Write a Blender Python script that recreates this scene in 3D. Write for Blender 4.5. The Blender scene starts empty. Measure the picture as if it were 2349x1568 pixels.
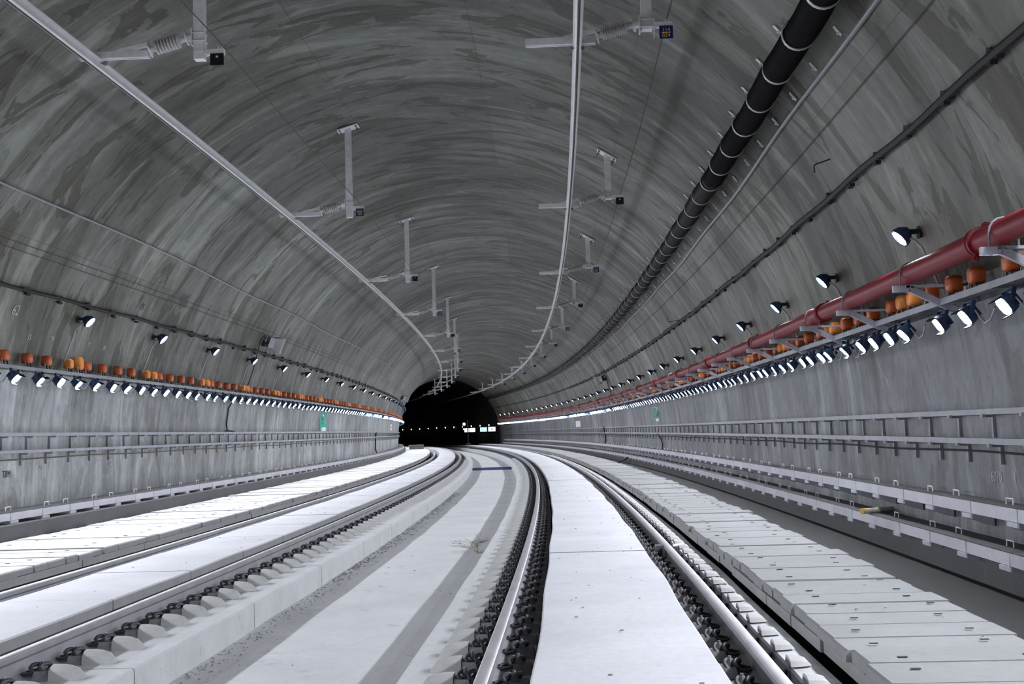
import bpy, math, random
import numpy as np
from mathutils import Matrix, Vector
random.seed(7)
PI = math.pi
sc = bpy.context.scene
COL = sc.collection

# ------------------------------------------------------------------ camera
F_PX, CZ = 2791.268, 1.2525
YAW, PITCH, ROLL = 0.0578036, 0.0732152, -0.0294694
fwd = Vector((-math.sin(YAW)*math.cos(PITCH), math.cos(YAW)*math.cos(PITCH), math.sin(PITCH)))
rgt = Vector((math.cos(YAW), math.sin(YAW), 0))
upv = rgt.cross(fwd)
r2 = rgt*math.cos(ROLL) + upv*math.sin(ROLL)
u2 = -rgt*math.sin(ROLL) + upv*math.cos(ROLL)
cam = bpy.data.cameras.new('camera'); cam.sensor_fit = 'HORIZONTAL'; cam.sensor_width = 36.0
cam.lens = F_PX/2349*36.0; cam.clip_start = 0.05; cam.clip_end = 600
co = bpy.data.objects.new('camera', cam); COL.objects.link(co)
co.matrix_world = Matrix(((r2.x, u2.x, -fwd.x, 0), (r2.y, u2.y, -fwd.y, 0), (r2.z, u2.z, -fwd.z, CZ), (0, 0, 0, 1)))
sc.camera = co

# ------------------------------------------------------------------ world, exposure (no daylight down here: the tunnel's lamps light it)
w = bpy.data.worlds.new('world'); sc.world = w; w.use_nodes = True
w.node_tree.nodes['Background'].inputs[0].default_value = (0, 0, 0, 1)
w.node_tree.nodes['Background'].inputs[1].default_value = 0
LAMP = 415.0          # radiance of a floodlight lens
WALL_LAMP = 150.0     # radiance of the smaller lamps higher on the walls
sc.view_settings.view_transform = 'Standard'; sc.view_settings.look = 'None'
sc.view_settings.gamma = 1.0; sc.view_settings.use_curve_mapping = False
sc.view_settings.exposure = 0.0
sc.cycles.max_bounces = 5; sc.cycles.diffuse_bounces = 4; sc.cycles.glossy_bounces = 2
sc.cycles.sample_clamp_indirect = 8.0; sc.cycles.adaptive_threshold = .2; sc.cycles.adaptive_min_samples = 16; sc.cycles.caustics_reflective = False

# ------------------------------------------------------------------ the curve everything follows
_KS = [-40, -20, 0, 15, 30, 50, 80, 130, 300]
_KV = [.001438, .001438, .0014605, .0014829, .0015008, .0016267, .001855, .002081, .002081]
_h = 0.05
_SS = np.arange(0, 300, _h)
def _integ(ss, sign):
    k = np.interp(ss*sign, _KS, _KV)*sign
    th = np.concatenate([[0], np.cumsum(.5*(k[1:]+k[:-1])*_h)])
    m = .5*(th[1:]+th[:-1])
    x = np.concatenate([[0], np.cumsum(-np.sin(m)*_h)])*sign
    y = np.concatenate([[0], np.cumsum(np.cos(m)*_h)])*sign
    return x, y, th
_xp, _yp, _tp = _integ(_SS, 1)
_xn, _yn, _tn = _integ(_SS[:800], -1)
_S = np.concatenate([-_SS[:800][:0:-1], _SS])
_X = np.concatenate([_xn[:0:-1], _xp]); _Y = np.concatenate([_yn[:0:-1], _yp]); _T = np.concatenate([_tn[:0:-1], _tp])
def fr(s):
    return float(np.interp(s, _S, _X)), float(np.interp(s, _S, _Y)), float(np.interp(s, _S, _T))
def P(u, z, s):
    x, y, t = fr(s)
    return (x+u*math.cos(t), y+u*math.sin(t), z)
def MX(u, z, s, side=0):
    """frame at (u,z,s): x = +u, y = along the track; side=1 turns x towards the inside of the right wall"""
    x, y, t = fr(s)
    return Matrix.Translation((x+u*math.cos(t), y+u*math.sin(t), z)) @ Matrix.Rotation(t+(PI if side else 0), 4, 'Z')
UC, ZC, RV = -2.0, 1.13, 5.47
def wallu(z, side):
    """u of the lining face at height z; side -1 left, +1 right"""
    h = math.sqrt(max(RV*RV-(z-ZC)**2, 0)) if z > ZC else RV+.03*min(1, (ZC-z)/.6)
    return UC+side*h
def vaultz(u): return ZC+math.sqrt(RV*RV-(u-UC)**2)
S_END = 122.0

# ------------------------------------------------------------------ materials
def newmat(name):
    m = bpy.data.materials.new(name); m.use_nodes = True
    nt = m.node_tree; return m, nt, nt.nodes['Principled BSDF']
def N(nt, typ, **kw):
    n = nt.nodes.new(typ)
    for k, v in kw.items():
        if k.startswith('_'): setattr(n, k[1:], v)
        else: n.inputs[k].default_value = v
    return n
def noise(nt, vec, scale, detail=4, rough=.55, dist=0.0):
    n = N(nt, 'ShaderNodeTexNoise', Scale=scale, Detail=detail, Roughness=rough, Distortion=dist)
    nt.links.new(vec, n.inputs['Vector']); return n.outputs['Fac']
def ramp(nt, fac, stops, interp='LINEAR'):
    r = nt.nodes.new('ShaderNodeValToRGB'); r.color_ramp.interpolation = interp
    e = r.color_ramp.elements
    while len(e) < len(stops): e.new(0.5)
    for q, (p, c) in zip(e, stops):
        q.position = p; q.color = (c[0], c[1], c[2], 1) if hasattr(c, '__len__') else (c, c, c, 1)
    nt.links.new(fac, r.inputs['Fac']); return r.outputs['Color']
def mix(nt, a, b, fac, mode='MIX'):
    m = nt.nodes.new('ShaderNodeMix'); m.data_type = 'RGBA'; m.blend_type = mode
    for sock, v in ((m.inputs['Factor'], fac), (m.inputs['A'], a), (m.inputs['B'], b)):
        if isinstance(v, bpy.types.NodeSocket): nt.links.new(v, sock)
        elif hasattr(v, '__len__'): sock.default_value = (v[0], v[1], v[2], 1)
        else: sock.default_value = v
    return m.outputs['Result']
def bump(nt, bsdf, h, strength, dist):
    b = N(nt, 'ShaderNodeBump', Strength=strength, Distance=dist)
    nt.links.new(h, b.inputs['Height']); nt.links.new(b.outputs['Normal'], bsdf.inputs['Normal'])
def scaled(nt, vec, sc3):
    m = nt.nodes.new('ShaderNodeMapping'); m.inputs['Scale'].default_value = sc3
    nt.links.new(vec, m.inputs['Vector']); return m.outputs['Vector']
def simple(name, c, rough=.6, metal=0.0, var=.12, scale=8.0, bmp=0.0):
    m, nt, b = newmat(name)
    g = nt.nodes.new('ShaderNodeNewGeometry').outputs['Position']
    f = noise(nt, g, scale, 4)
    col = ramp(nt, f, [(.3, [x*(1-var) for x in c]), (.7, [min(1, x*(1+var)) for x in c])])
    nt.links.new(col, b.inputs['Base Color'])
    b.inputs['Roughness'].default_value = rough; b.inputs['Metallic'].default_value = metal
    if bmp: bump(nt, b, noise(nt, g, scale*5, 3), bmp, .01)
    return m
def emis(name, c, strength):
    m, nt, b = newmat(name)
    m.cycles.emission_sampling = 'FRONT' if strength > 100 else 'NONE'
    b.inputs['Base Color'].default_value = (.8, .8, .8, 1)
    b.inputs['Emission Color'].default_value = (*c, 1); b.inputs['Emission Strength'].default_value = strength
    return m
def lining(name, dark, mid, light, seed, wetk=(.46, .45, .38), row=2.2):
    m, nt, b = newmat(name)
    uv = nt.nodes.new('ShaderNodeUVMap').outputs['UV']        # x = metres along the track, y = metres round the arch
    off = nt.nodes.new('ShaderNodeMapping'); off.inputs['Location'].default_value = (seed*13.7, seed*5.1, 0)
    nt.links.new(uv, off.inputs['Vector']); v = off.outputs['Vector']
    big = noise(nt, scaled(nt, v, (.42, .24, 1)), 1.0, 5, .62, .9)
    streak = noise(nt, scaled(nt, v, (1.75, .22, 1)), 1.0, 7, .70, .9)
    patch = noise(nt, scaled(nt, v, (1.15, .36, 1)), 1.2, 6, .62, 1.5)
    rings = noise(nt, scaled(nt, v, (1.5, .03, 1)), 1.0, 3, .6)
    mott = noise(nt, scaled(nt, v, (7, 4.5, 1)), 1.0, 5, .68, .3)
    base = ramp(nt, big, [(.32, dark), (.50, mid), (.68, light)])
    c = mix(nt, base, ramp(nt, streak, [(.30, .45), (.43, .86), (.55, 1.04), (.68, 1.35), (.78, 1.7)]), .85, 'MULTIPLY')
    c = mix(nt, c, ramp(nt, rings, [(.32, .62), (.47, 1.0), (.605, 1.08), (.635, 1.7), (.66, .95)]), .8, 'MULTIPLY')
    c = mix(nt, c, ramp(nt, mott, [(.3, .76), (.5, 1.0), (.7, 1.25)]), .8, 'MULTIPLY')
    wet = ramp(nt, patch, [(.545, 0.0), (.556, 1.0)])
    c = mix(nt, c, mix(nt, c, wetk, 1.0, 'MULTIPLY'), wet)
    pale = ramp(nt, patch, [(.34, .5), (.42, 0.0)])
    c = mix(nt, c, [min(1, x*1.5) for x in light], pale)
    # cast bays: thin joint lines round the arch, formwork lines along it, each panel a slightly different cast
    br = N(nt, 'ShaderNodeTexBrick', Scale=1.0); br.offset = 0.0
    br.inputs['Mortar Size'].default_value = .010; br.inputs['Brick Width'].default_value = 3.0; br.inputs['Row Height'].default_value = row
    br.inputs['Color1'].default_value = (1.18, 1.18, 1.18, 1); br.inputs['Color2'].default_value = (.72, .72, .72, 1); br.inputs['Mortar'].default_value = (.62, .62, .62, 1)
    nt.links.new(v, br.inputs['Vector'])
    c = mix(nt, c, br.outputs['Color'], .75, 'MULTIPLY')
    nt.links.new(c, b.inputs['Base Color'])
    b.inputs['Roughness'].default_value = .55; b.inputs['Specular IOR Level'].default_value = .4
    bump(nt, b, mix(nt, streak, rings, .6), .55, .06)
    return m
def slabmat(name, c, dirt, amount, sc_=1.0):
    m, nt, b = newmat(name)
    g = nt.nodes.new('ShaderNodeNewGeometry').outputs['Position']
    a = noise(nt, g, 1.1*sc_, 6, .6, .3); f = noise(nt, g, 16*sc_, 5, .6); d = noise(nt, g, 3.1*sc_, 7, .68, .5)
    col = ramp(nt, a, [(.3, [x*.90 for x in c]), (.7, [min(1, x*1.06) for x in c])])
    col = mix(nt, col, ramp(nt, f, [(.3, .93), (.7, 1.05)]), .8, 'MULTIPLY')
    col = mix(nt, col, dirt, ramp(nt, d, [(.60, 0.0), (.74, amount)]))
    nt.links.new(col, b.inputs['Base Color']); b.inputs['Roughness'].default_value = .85
    b.inputs['Specular IOR Level'].default_value = .25
    bump(nt, b, f, .25, .01)
    return m
M = {}
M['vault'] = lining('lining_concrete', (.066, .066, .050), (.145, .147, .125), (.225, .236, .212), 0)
M['wall_l'] = lining('left_wall_concrete', (.165, .169, .170), (.300, .312, .318), (.410, .428, .438), 0, (.76, .76, .74), 60.0)  # lighter than the vault above: lamplight put into the wall colour
M['wall_r'] = lining('right_wall_concrete', (.105, .106, .112), (.185, .188, .202), (.262, .268, .290), 3, (.74, .74, .72), 60.0)  # also lifted above the vault tone for the lamplight
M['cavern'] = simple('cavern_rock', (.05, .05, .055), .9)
M['slab'] = slabmat('pale_slab_concrete', (.69, .695, .735), (.40, .40, .39), .25)
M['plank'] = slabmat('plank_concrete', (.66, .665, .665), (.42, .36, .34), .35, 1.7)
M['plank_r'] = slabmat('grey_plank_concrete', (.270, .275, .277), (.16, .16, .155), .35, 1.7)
M['plinth'] = slabmat('plinth_concrete', (.60, .61, .625), (.34, .34, .33), .45, 1.3)
M['bed'] = slabmat('channel_concrete', (.62, .625, .64), (.30, .30, .28), .55)
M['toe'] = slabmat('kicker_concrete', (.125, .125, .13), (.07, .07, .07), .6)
M['gutter'] = slabmat('shaded_gutter_concrete', (.046, .045, .046), (.028, .028, .028), .7)  # far darker than the other concrete: shade along the wall foot painted in
M['blockface'] = slabmat('kerb_block_concrete', (.32, .32, .32), (.25, .25, .24), .5, 2)
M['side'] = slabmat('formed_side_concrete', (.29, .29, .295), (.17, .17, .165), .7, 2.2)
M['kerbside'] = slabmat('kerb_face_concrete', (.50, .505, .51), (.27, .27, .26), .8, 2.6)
M['shoulder'] = slabmat('shoulder_concrete', (.50, .50, .495), (.36, .355, .345), .5, 3)
M['railtop'] = simple('worn_rail_steel', (.50, .50, .52), .5, .35, .1, 3)
M['rail'] = simple('rail_side_steel', (.27, .27, .29), .5, .15, .15, 4)
M['iron'] = simple('fastener_iron', (.085, .085, .095), .5, .4, .3, 20)
M['dust'] = simple('dusty_iron', (.24, .24, .25), .6, .3, .2, 20)
M['galv'] = simple('galvanised_steel', (.90, .90, .94), .45, .05, .10, 14)
M['galv2'] = simple('weathered_galvanised_steel', (.50, .50, .57), .5, .1, .12, 14)
M['alu'] = simple('conductor_aluminium', (.86, .86, .87), .40, .25, .06, 6)
M['traygrey'] = simple('tray_steel', (.27, .28, .31), .5, .2, .12, 6)
M['cover'] = simple('trough_cover', (.075, .075, .08), .8, 0, .15, 9)
M['panel'] = slabmat('trough_panel', (.62, .62, .67), (.38, .38, .42), .6, 2.0)
M['porc'] = simple('insulator_polymer', (.70, .67, .68), .45, 0, .12, 30)
M['red'] = simple('red_pipe_paint', (.190, .012, .020), .45, 0, .1, 5); M['red'].node_tree.nodes['Principled BSDF'].inputs['Specular IOR Level'].default_value = .22
M['black'] = simple('black_corrugated_pipe', (.008, .008, .009), .6, 0, .2, 5); M['black'].node_tree.nodes['Principled BSDF'].inputs['Specular IOR Level'].default_value = .12
M['band'] = simple('band_steel', (.55, .55, .58), .4, .5, .1, 9)
M['orange'] = simple('orange_plastic', (.55, .115, .032), .45, 0, .12, 9)
M['orange2'] = simple('bright_orange_plastic', (.72, .24, .05), .45, 0, .1, 9)
M['housing'] = simple('lamp_housing', (.028, .055, .12), .35, .2, .2, 12)
M['added_visor'] = simple('added_visor_black', (.0012, .0016, .003), .9, 0, .1, 12); M['added_visor'].node_tree.nodes['Principled BSDF'].inputs['Specular IOR Level'].default_value = .1  # near-black so the added light-blocking plates do not show
M['conduit'] = simple('conduit_grey', (.36, .37, .39), .5, .2, .1, 12)
M['cable'] = simple('dark_cable', (.016, .016, .018), .7, 0, .2, 12)
M['cablegrey'] = simple('grey_cable', (.30, .30, .32), .5, 0, .1, 12)
M['brown'] = simple('brown_cable', (.13, .105, .075), .6, 0, .1, 12)
M['wire'] = simple('dull_wire', (.06, .057, .05), .6, .2, .1, 12)
M['bluesign'] = simple('blue_sign_enamel', (.008, .02, .16), .4, 0, .05, 8)
M['blacksign'] = simple('black_sign_plate', (.006, .006, .01), .4, 0, .05, 8)
M['yellow'] = simple('sign_yellow', (.95, .70, .14), .5, 0, .03, 8)
M['white'] = simple('white_enamel', (.85, .86, .88), .45, 0, .03, 8)
M['green'] = simple('exit_green', (.02, .22, .13), .45, 0, .05, 8)
M['lgreen'] = simple('exit_green_bright', (.03, .42, .30), .45, 0, .05, 8)
M['box'] = simple('loudspeaker_grey', (.50, .50, .54), .5, 0, .06, 8)
M['bluebeam'] = simple('blue_beam_paint', (.04, .05, .14), .5, 0, .1, 8)
M['dry'] = simple('dry_weed', (.20, .18, .13), .8, 0, .2, 20)
M['chalk'] = simple('chalk', (.50, .51, .52), .9, 0, .1, 20)
M['darkmark'] = simple('dark_marker', (.05, .05, .05), .9, 0, .1, 20)
M['stick'] = simple('dirty_tube', (.45, .43, .36), .7, 0, .2, 20)
M['stickend'] = simple('yellow_tube_end', (.50, .34, .06), .6, 0, .1, 20)
M['lens'] = emis('lit_lens', (.89, .92, 1.0), LAMP)
M['lens2'] = emis('lit_wall_lens', (.90, .93, 1.0), WALL_LAMP)
M['farlens'] = emis('far_lens', (.9, .95, 1.0), 14)
M['amber'] = emis('amber_lens', (1.0, .36, .10), 30)
M['litwhite'] = emis('lit_white_screen', (1, 1, 1), 1.5)
M['litblue'] = emis('lit_blue_screen', (.55, .85, 1.0), 1.2)

# ------------------------------------------------------------------ mesh helpers
class MB:
    def __init__(self): self.v = []; self.f = []; self.m = []; self.uv = None
    def add(self, vs, fs, mi=0, T=None):
        o = len(self.v)
        self.v += [tuple(T @ Vector(p)) for p in vs] if T else [tuple(p) for p in vs]
        self.f += [tuple(i+o for i in q) for q in fs]; self.m += [mi]*len(fs); return self
    def box(self, c, d, mi=0, T=None):
        x, y, z = d[0]/2, d[1]/2, d[2]/2
        vs = [(c[0]+i*x, c[1]+j*y, c[2]+k*z) for i in (-1, 1) for j in (-1, 1) for k in (-1, 1)]
        return self.add(vs, [(0, 1, 3, 2), (4, 6, 7, 5), (0, 4, 5, 1), (2, 3, 7, 6), (0, 2, 6, 4), (1, 5, 7, 3)], mi, T)
    def bar(self, a, b, wd, ht, mi=0, ref=(0, 0, 1)):
        a = Vector(a); b = Vector(b); y = (b-a); L = y.length; y.normalize()
        x = y.cross(Vector(ref))
        if x.length < 1e-4: x = y.cross(Vector((1, 0, 0)))
        x.normalize(); z = x.cross(y)
        T = Matrix(((x.x, y.x, z.x, 0), (x.y, y.y, z.y, 0), (x.z, y.z, z.z, 0), (0, 0, 0, 1)))
        T.translation = (a+b)/2
        return self.box((0, 0, 0), (wd, L, ht), mi, T)
    def tube(self, path, r, n=8, mi=0, caps=True, closed=False):
        pts = [Vector(p) for p in path]; k = len(pts); o = len(self.v)
        rr = r if hasattr(r, '__len__') else [r]*k
        ref = None
        for i, p in enumerate(pts):
            if closed: t = (pts[(i+1) % k]-pts[i-1])
            else: t = pts[min(i+1, k-1)]-pts[max(i-1, 0)]
            if t.length < 1e-9: t = Vector((0, 1, 0))
            t.normalize()
            if ref is None:
                ref = t.cross(Vector((0, 0, 1)))
                if ref.length < 1e-3: ref = t.cross(Vector((1, 0, 0)))
            ref = (ref-t*ref.dot(t)); ref.normalize(); bi = t.cross(ref)
            for j in range(n):
                a = 2*PI*j/n
                self.v.append(tuple(p+(ref*math.cos(a)+bi*math.sin(a))*rr[i]))
        for i in range(k if closed else k-1):
            for j in range(n):
                a = o+i*n+j; b = o+i*n+(j+1) % n; i2 = (i+1) % k
                self.f.append((a, b, o+i2*n+(j+1) % n, o+i2*n+j)); self.m.append(mi)
        if caps and not closed:
            self.f.append(tuple(o+j for j in range(n))[::-1]); self.m.append(mi)
            self.f.append(tuple(o+(k-1)*n+j for j in range(n))); self.m.append(mi)
        return self
    def lathe(self, prof, T, n=14, mi=0):
        """prof: (radius, x) along local x"""
        o = len(self.v)
        for r, x in prof:
            for j in range(n):
                a = 2*PI*j/n; self.v.append(tuple(T @ Vector((x, r*math.cos(a), r*math.sin(a)))))
        for i in range(len(prof)-1):
            for j in range(n):
                self.f.append((o+i*n+j, o+i*n+(j+1) % n, o+(i+1)*n+(j+1) % n, o+(i+1)*n+j)); self.m.append(mi)
        self.f.append(tuple(o+j for j in range(n))[::-1]); self.m.append(mi)
        self.f.append(tuple(o+(len(prof)-1)*n+j for j in range(n))); self.m.append(mi)
        return self
    def sweep(self, prof, ss, mi=0, mats=None, caps=True, closed=True):
        """prof: list of (u,z), or function of s giving one, swept along the track curve"""
        o = len(self.v); k = None
        for s in ss:
            p = prof(s) if callable(prof) else prof
            k = len(p)
            x, y, t = fr(s); c, q = math.cos(t), math.sin(t)
            self.v += [(x+u*c, y+u*q, z) for u, z in p]
        e = k if closed else k-1
        for i in range(len(ss)-1):
            for j in range(e):
                j2 = (j+1) % k
                self.f.append((o+i*k+j, o+(i+1)*k+j, o+(i+1)*k+j2, o+i*k+j2)); self.m.append(mats[j] if mats else mi)
        if caps and closed:
            self.f.append(tuple(o+j for j in range(k))); self.m.append(mats[0] if mats else mi)
            self.f.append(tuple(o+(len(ss)-1)*k+j for j in range(k))[::-1]); self.m.append(mats[0] if mats else mi)
        return self
    def mesh(self, name, mats, smooth=False):
        me = bpy.data.meshes.new(name); me.from_pydata(self.v, [], self.f)
        for m in (mats if isinstance(mats, (list, tuple)) else [mats]): me.materials.append(M[m])
        me.polygons.foreach_set('material_index', self.m)
        if smooth:
            me.polygons.foreach_set('use_smooth', [True]*len(self.f))
            try: me.set_sharp_from_angle(angle=math.radians(40))
            except Exception: pass
        me.update(); return me
    def build(self, name, mats, parent=None, smooth=False, mw=None):
        return ob(name, self.mesh(name, mats, smooth), parent, mw)
def ob(name, me, parent=None, mw=None):
    o = bpy.data.objects.new(name, me); COL.objects.link(o)
    if parent is not None: o.parent = parent
    if mw is not None: o.matrix_local = mw
    return o
def tag(o, label=None, cat=None, group=None, kind=None):
    if label: o['label'] = label
    if cat: o['category'] = cat
    if group: o['group'] = group
    if kind: o['kind'] = kind
    return o
def thing(name, mw, label, cat, group=None):
    o = bpy.data.objects.new(name, None); COL.objects.link(o); o.empty_display_size = .1
    o.matrix_local = mw
    return tag(o, label, cat, group)
_ones = ['', 'first', 'second', 'third', 'fourth', 'fifth', 'sixth', 'seventh', 'eighth', 'ninth', 'tenth', 'eleventh', 'twelfth', 'thirteenth', 'fourteenth', 'fifteenth', 'sixteenth', 'seventeenth', 'eighteenth', 'nineteenth']
_tens = {2: ('twentieth', 'twenty'), 3: ('thirtieth', 'thirty'), 4: ('fortieth', 'forty'), 5: ('fiftieth', 'fifty'), 6: ('sixtieth', 'sixty'), 7: ('seventieth', 'seventy'), 8: ('eightieth', 'eighty'), 9: ('ninetieth', 'ninety')}
def nth(n):
    if n < 20: return _ones[n]
    if n >= 100: return 'hundredth' if n == 100 else 'hundred and '+nth(n-100)
    t, o = divmod(n, 10)
    return _tens[t][0] if o == 0 else _tens[t][1]+'-'+_ones[o]
def arange(a, b, st):
    n = max(1, int(math.ceil((b-a)/st-1e-6))); return [a+(b-a)*i/n for i in range(n+1)]
def circ(u, z, r, n=12): return [(u+r*math.cos(2*PI*j/n), z+r*math.sin(2*PI*j/n)) for j in range(n)]
def rect(u0, u1, z0, z1): return [(u0, z0), (u1, z0), (u1, z1), (u0, z1)]

# lettering is made first (one evaluation for all of it)
_txt = {}
def _mk_texts(strings):
    tmp = []
    for t in strings:
        c = bpy.data.curves.new('t', 'FONT'); c.body = t; c.align_x = 'CENTER'; c.align_y = 'CENTER'; c.size = 1.0; c.extrude = .01
        c.resolution_u = 3
        o = bpy.data.objects.new('t', c); COL.objects.link(o); tmp.append((t, o))
    dg = bpy.context.evaluated_depsgraph_get()
    for t, o in tmp:
        _txt[t] = bpy.data.meshes.new_from_object(o.evaluated_get(dg)); _txt[t].name = 'lettering'
    for t, o in tmp:
        c = o.data; bpy.data.objects.remove(o); bpy.data.curves.remove(c)
_mk_texts(['114', '024', 'DUGA', '1040', '1038', '022', '35', '36', '37', '38', '62', 'F5', '6070', '1', 'TBM', '23', '22', '1140', 'EXIT'])
def letters(t, mat, parent, mw, name='lettering'):
    me = _txt[t].copy(); me.materials.clear(); me.materials.append(M[mat])
    return ob(name, me, parent, mw)

# ================================================================== STRUCTURE
# ---- lining: two walls and the vault, UVs in metres
ZSEAM = 2.25      # colour changes behind the lamp trays; below, lamplight is painted into the walls
def lining_part(name, z0l, z1, mat, which):
    prof = []
    if which in (-1, 1):
        zs = list(np.linspace(-.42, ZC, 6)) + list(np.linspace(ZC, ZSEAM, 8))[1:]
        prof = [(wallu(z, which), z) for z in zs]
        if which == 1: pass
    else:
        a0 = math.asin((ZSEAM-ZC)/RV)
        prof = [(UC-RV*math.cos(a), ZC+RV*math.sin(a)) for a in np.linspace(a0, PI-a0, 44)]
    arc = [0]
    for (a, b), (c, d) in zip(prof[:-1], prof[1:]): arc.append(arc[-1]+math.hypot(c-a, d-b))
    a_tot = 1.55+RV*math.asin((ZSEAM-ZC)/RV); v_tot = RV*(PI-2*math.asin((ZSEAM-ZC)/RV))
    if which == 0: arc = [a_tot+q for q in arc]
    if which == 1: arc = [2*a_tot+v_tot-q for q in arc]
    ss = arange(-14, S_END, .8)
    mb = MB(); mb.sweep(prof, ss, closed=False)
    me = mb.mesh(name, mat, True)
    uvl = me.uv_layers.new(name='UVMap'); k = len(prof)
    vi = np.empty(len(me.loops), int); me.loops.foreach_get('vertex_index', vi)
    uv = np.stack([np.array(ss)[vi//k], np.array(arc)[vi % k]], -1).astype(np.float32)
    uvl.data.foreach_set('uv', uv.ravel())
    me.set_sharp_from_angle(angle=PI)
    return tag(ob(name, me), kind='structure')
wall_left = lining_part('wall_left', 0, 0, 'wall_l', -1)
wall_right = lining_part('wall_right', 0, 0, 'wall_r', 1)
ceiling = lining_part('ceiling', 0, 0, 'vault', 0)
# dark wider chamber beyond the lit tunnel
mb = MB(); R2 = 6.7
pr = [(UC-R2, -.42)] + [(UC-R2*math.cos(a), ZC+R2*math.sin(a)) for a in np.linspace(0, PI, 24)] + [(UC+R2, -.42)]
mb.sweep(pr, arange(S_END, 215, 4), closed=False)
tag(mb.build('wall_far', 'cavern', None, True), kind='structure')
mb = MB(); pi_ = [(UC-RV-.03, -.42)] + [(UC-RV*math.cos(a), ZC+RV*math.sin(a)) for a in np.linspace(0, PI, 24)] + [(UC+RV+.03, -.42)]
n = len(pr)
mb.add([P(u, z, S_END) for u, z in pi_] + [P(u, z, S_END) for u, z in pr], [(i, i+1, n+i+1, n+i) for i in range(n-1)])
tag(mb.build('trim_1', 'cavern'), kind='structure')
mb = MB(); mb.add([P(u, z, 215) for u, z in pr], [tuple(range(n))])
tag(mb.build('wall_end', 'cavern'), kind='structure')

# ---- floor: sunken bed, channel, kicker walls below the troughs
floor = tag(MB().sweep([(-9.2, -.62), (5.2, -.62), (5.2, -.41), (-9.2, -.41)], arange(-14, 215, 2)).build('floor', 'bed'), kind='structure')
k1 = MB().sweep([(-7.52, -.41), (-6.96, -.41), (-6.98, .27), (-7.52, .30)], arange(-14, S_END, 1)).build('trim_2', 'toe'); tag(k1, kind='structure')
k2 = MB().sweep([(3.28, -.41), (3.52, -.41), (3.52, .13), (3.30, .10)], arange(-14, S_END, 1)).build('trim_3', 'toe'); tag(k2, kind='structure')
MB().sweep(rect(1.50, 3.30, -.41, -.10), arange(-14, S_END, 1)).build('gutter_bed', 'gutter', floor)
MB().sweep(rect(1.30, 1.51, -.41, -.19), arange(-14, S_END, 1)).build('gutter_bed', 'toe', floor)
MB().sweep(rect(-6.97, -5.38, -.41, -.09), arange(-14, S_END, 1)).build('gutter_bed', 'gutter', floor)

def wob(a, seed, amp):
    ph = [(random.Random(seed*31+i).uniform(.4, 2.6), random.Random(seed*57+i).uniform(0, 6)) for i in range(4)]
    return lambda s: a + amp*sum(math.sin(f*s+p) for f, p in ph)/2.2
def slab_row(name, u0, u1, z0, z1, joints, mat, seed, amp=.008, gap=.022, side='side'):
    """cast pieces between joints; edges a little uneven"""
    e0, e1 = wob(u0, seed, amp), wob(u1, seed+1, amp)
    out = []
    for a, b in zip(joints[:-1], joints[1:]):
        c = .012
        dz = random.uniform(-.004, .004)
        f = lambda s: [(e0(s), z0), (e1(s), z0), (e1(s), z1+dz-c), (e1(s)-c, z1+dz), (e0(s)+c, z1+dz), (e0(s), z1+dz-c)]
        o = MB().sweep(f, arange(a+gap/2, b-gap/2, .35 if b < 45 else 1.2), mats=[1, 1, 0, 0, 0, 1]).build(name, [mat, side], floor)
        out.append((a, b, o))
    return out
def joints(first, step, a=-6, b=S_END):
    i0 = math.ceil((a-first)/step); r = [first+step*i for i in range(i0, int((b-first)/step)+1)]
    return [a-.01] + [x for x in r if a < x < b] + [b]
row_cr = slab_row('centre_slab', -.29, .70, -.42, .0, joints(12.63, 6.0), 'slab', 1)
row_cl = slab_row('centre_slab', -4.70, -3.765, -.42, .0, joints(11.77, 2.0), 'slab', 2)
row_a = slab_row('rail_plinth', -3.735, -2.87, -.42, -.182, joints(7.75, 2.98), 'plinth', 3, .012, side='kerbside')
row_b = slab_row('rail_plinth', -1.11, -.31, -.42, -.182, joints(12.27, 6.0), 'plinth', 4, side='kerbside')
row_c = slab_row('rail_plinth', .72, 1.085, -.42, -.182, joints(11.0, 6.0), 'plinth', 5, .004)
row_c2 = slab_row('rail_plinth', 1.09, 1.295, -.42, -.062, joints(11.0, 6.0), 'plinth', 8, .008)
row_d = slab_row('rail_plinth', -5.26, -4.72, -.42, -.182, joints(9.0, 6.0), 'plinth', 6)
# track goes on, bare, in the dark chamber
for u0, u1, z in ((-5.26, -2.87, -.182), (-1.11, 1.375, -.182)):
    MB().sweep(rect(u0, u1, -.42, z), arange(S_END, 214, 3)).build('track_bed', 'plinth', floor)

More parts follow.
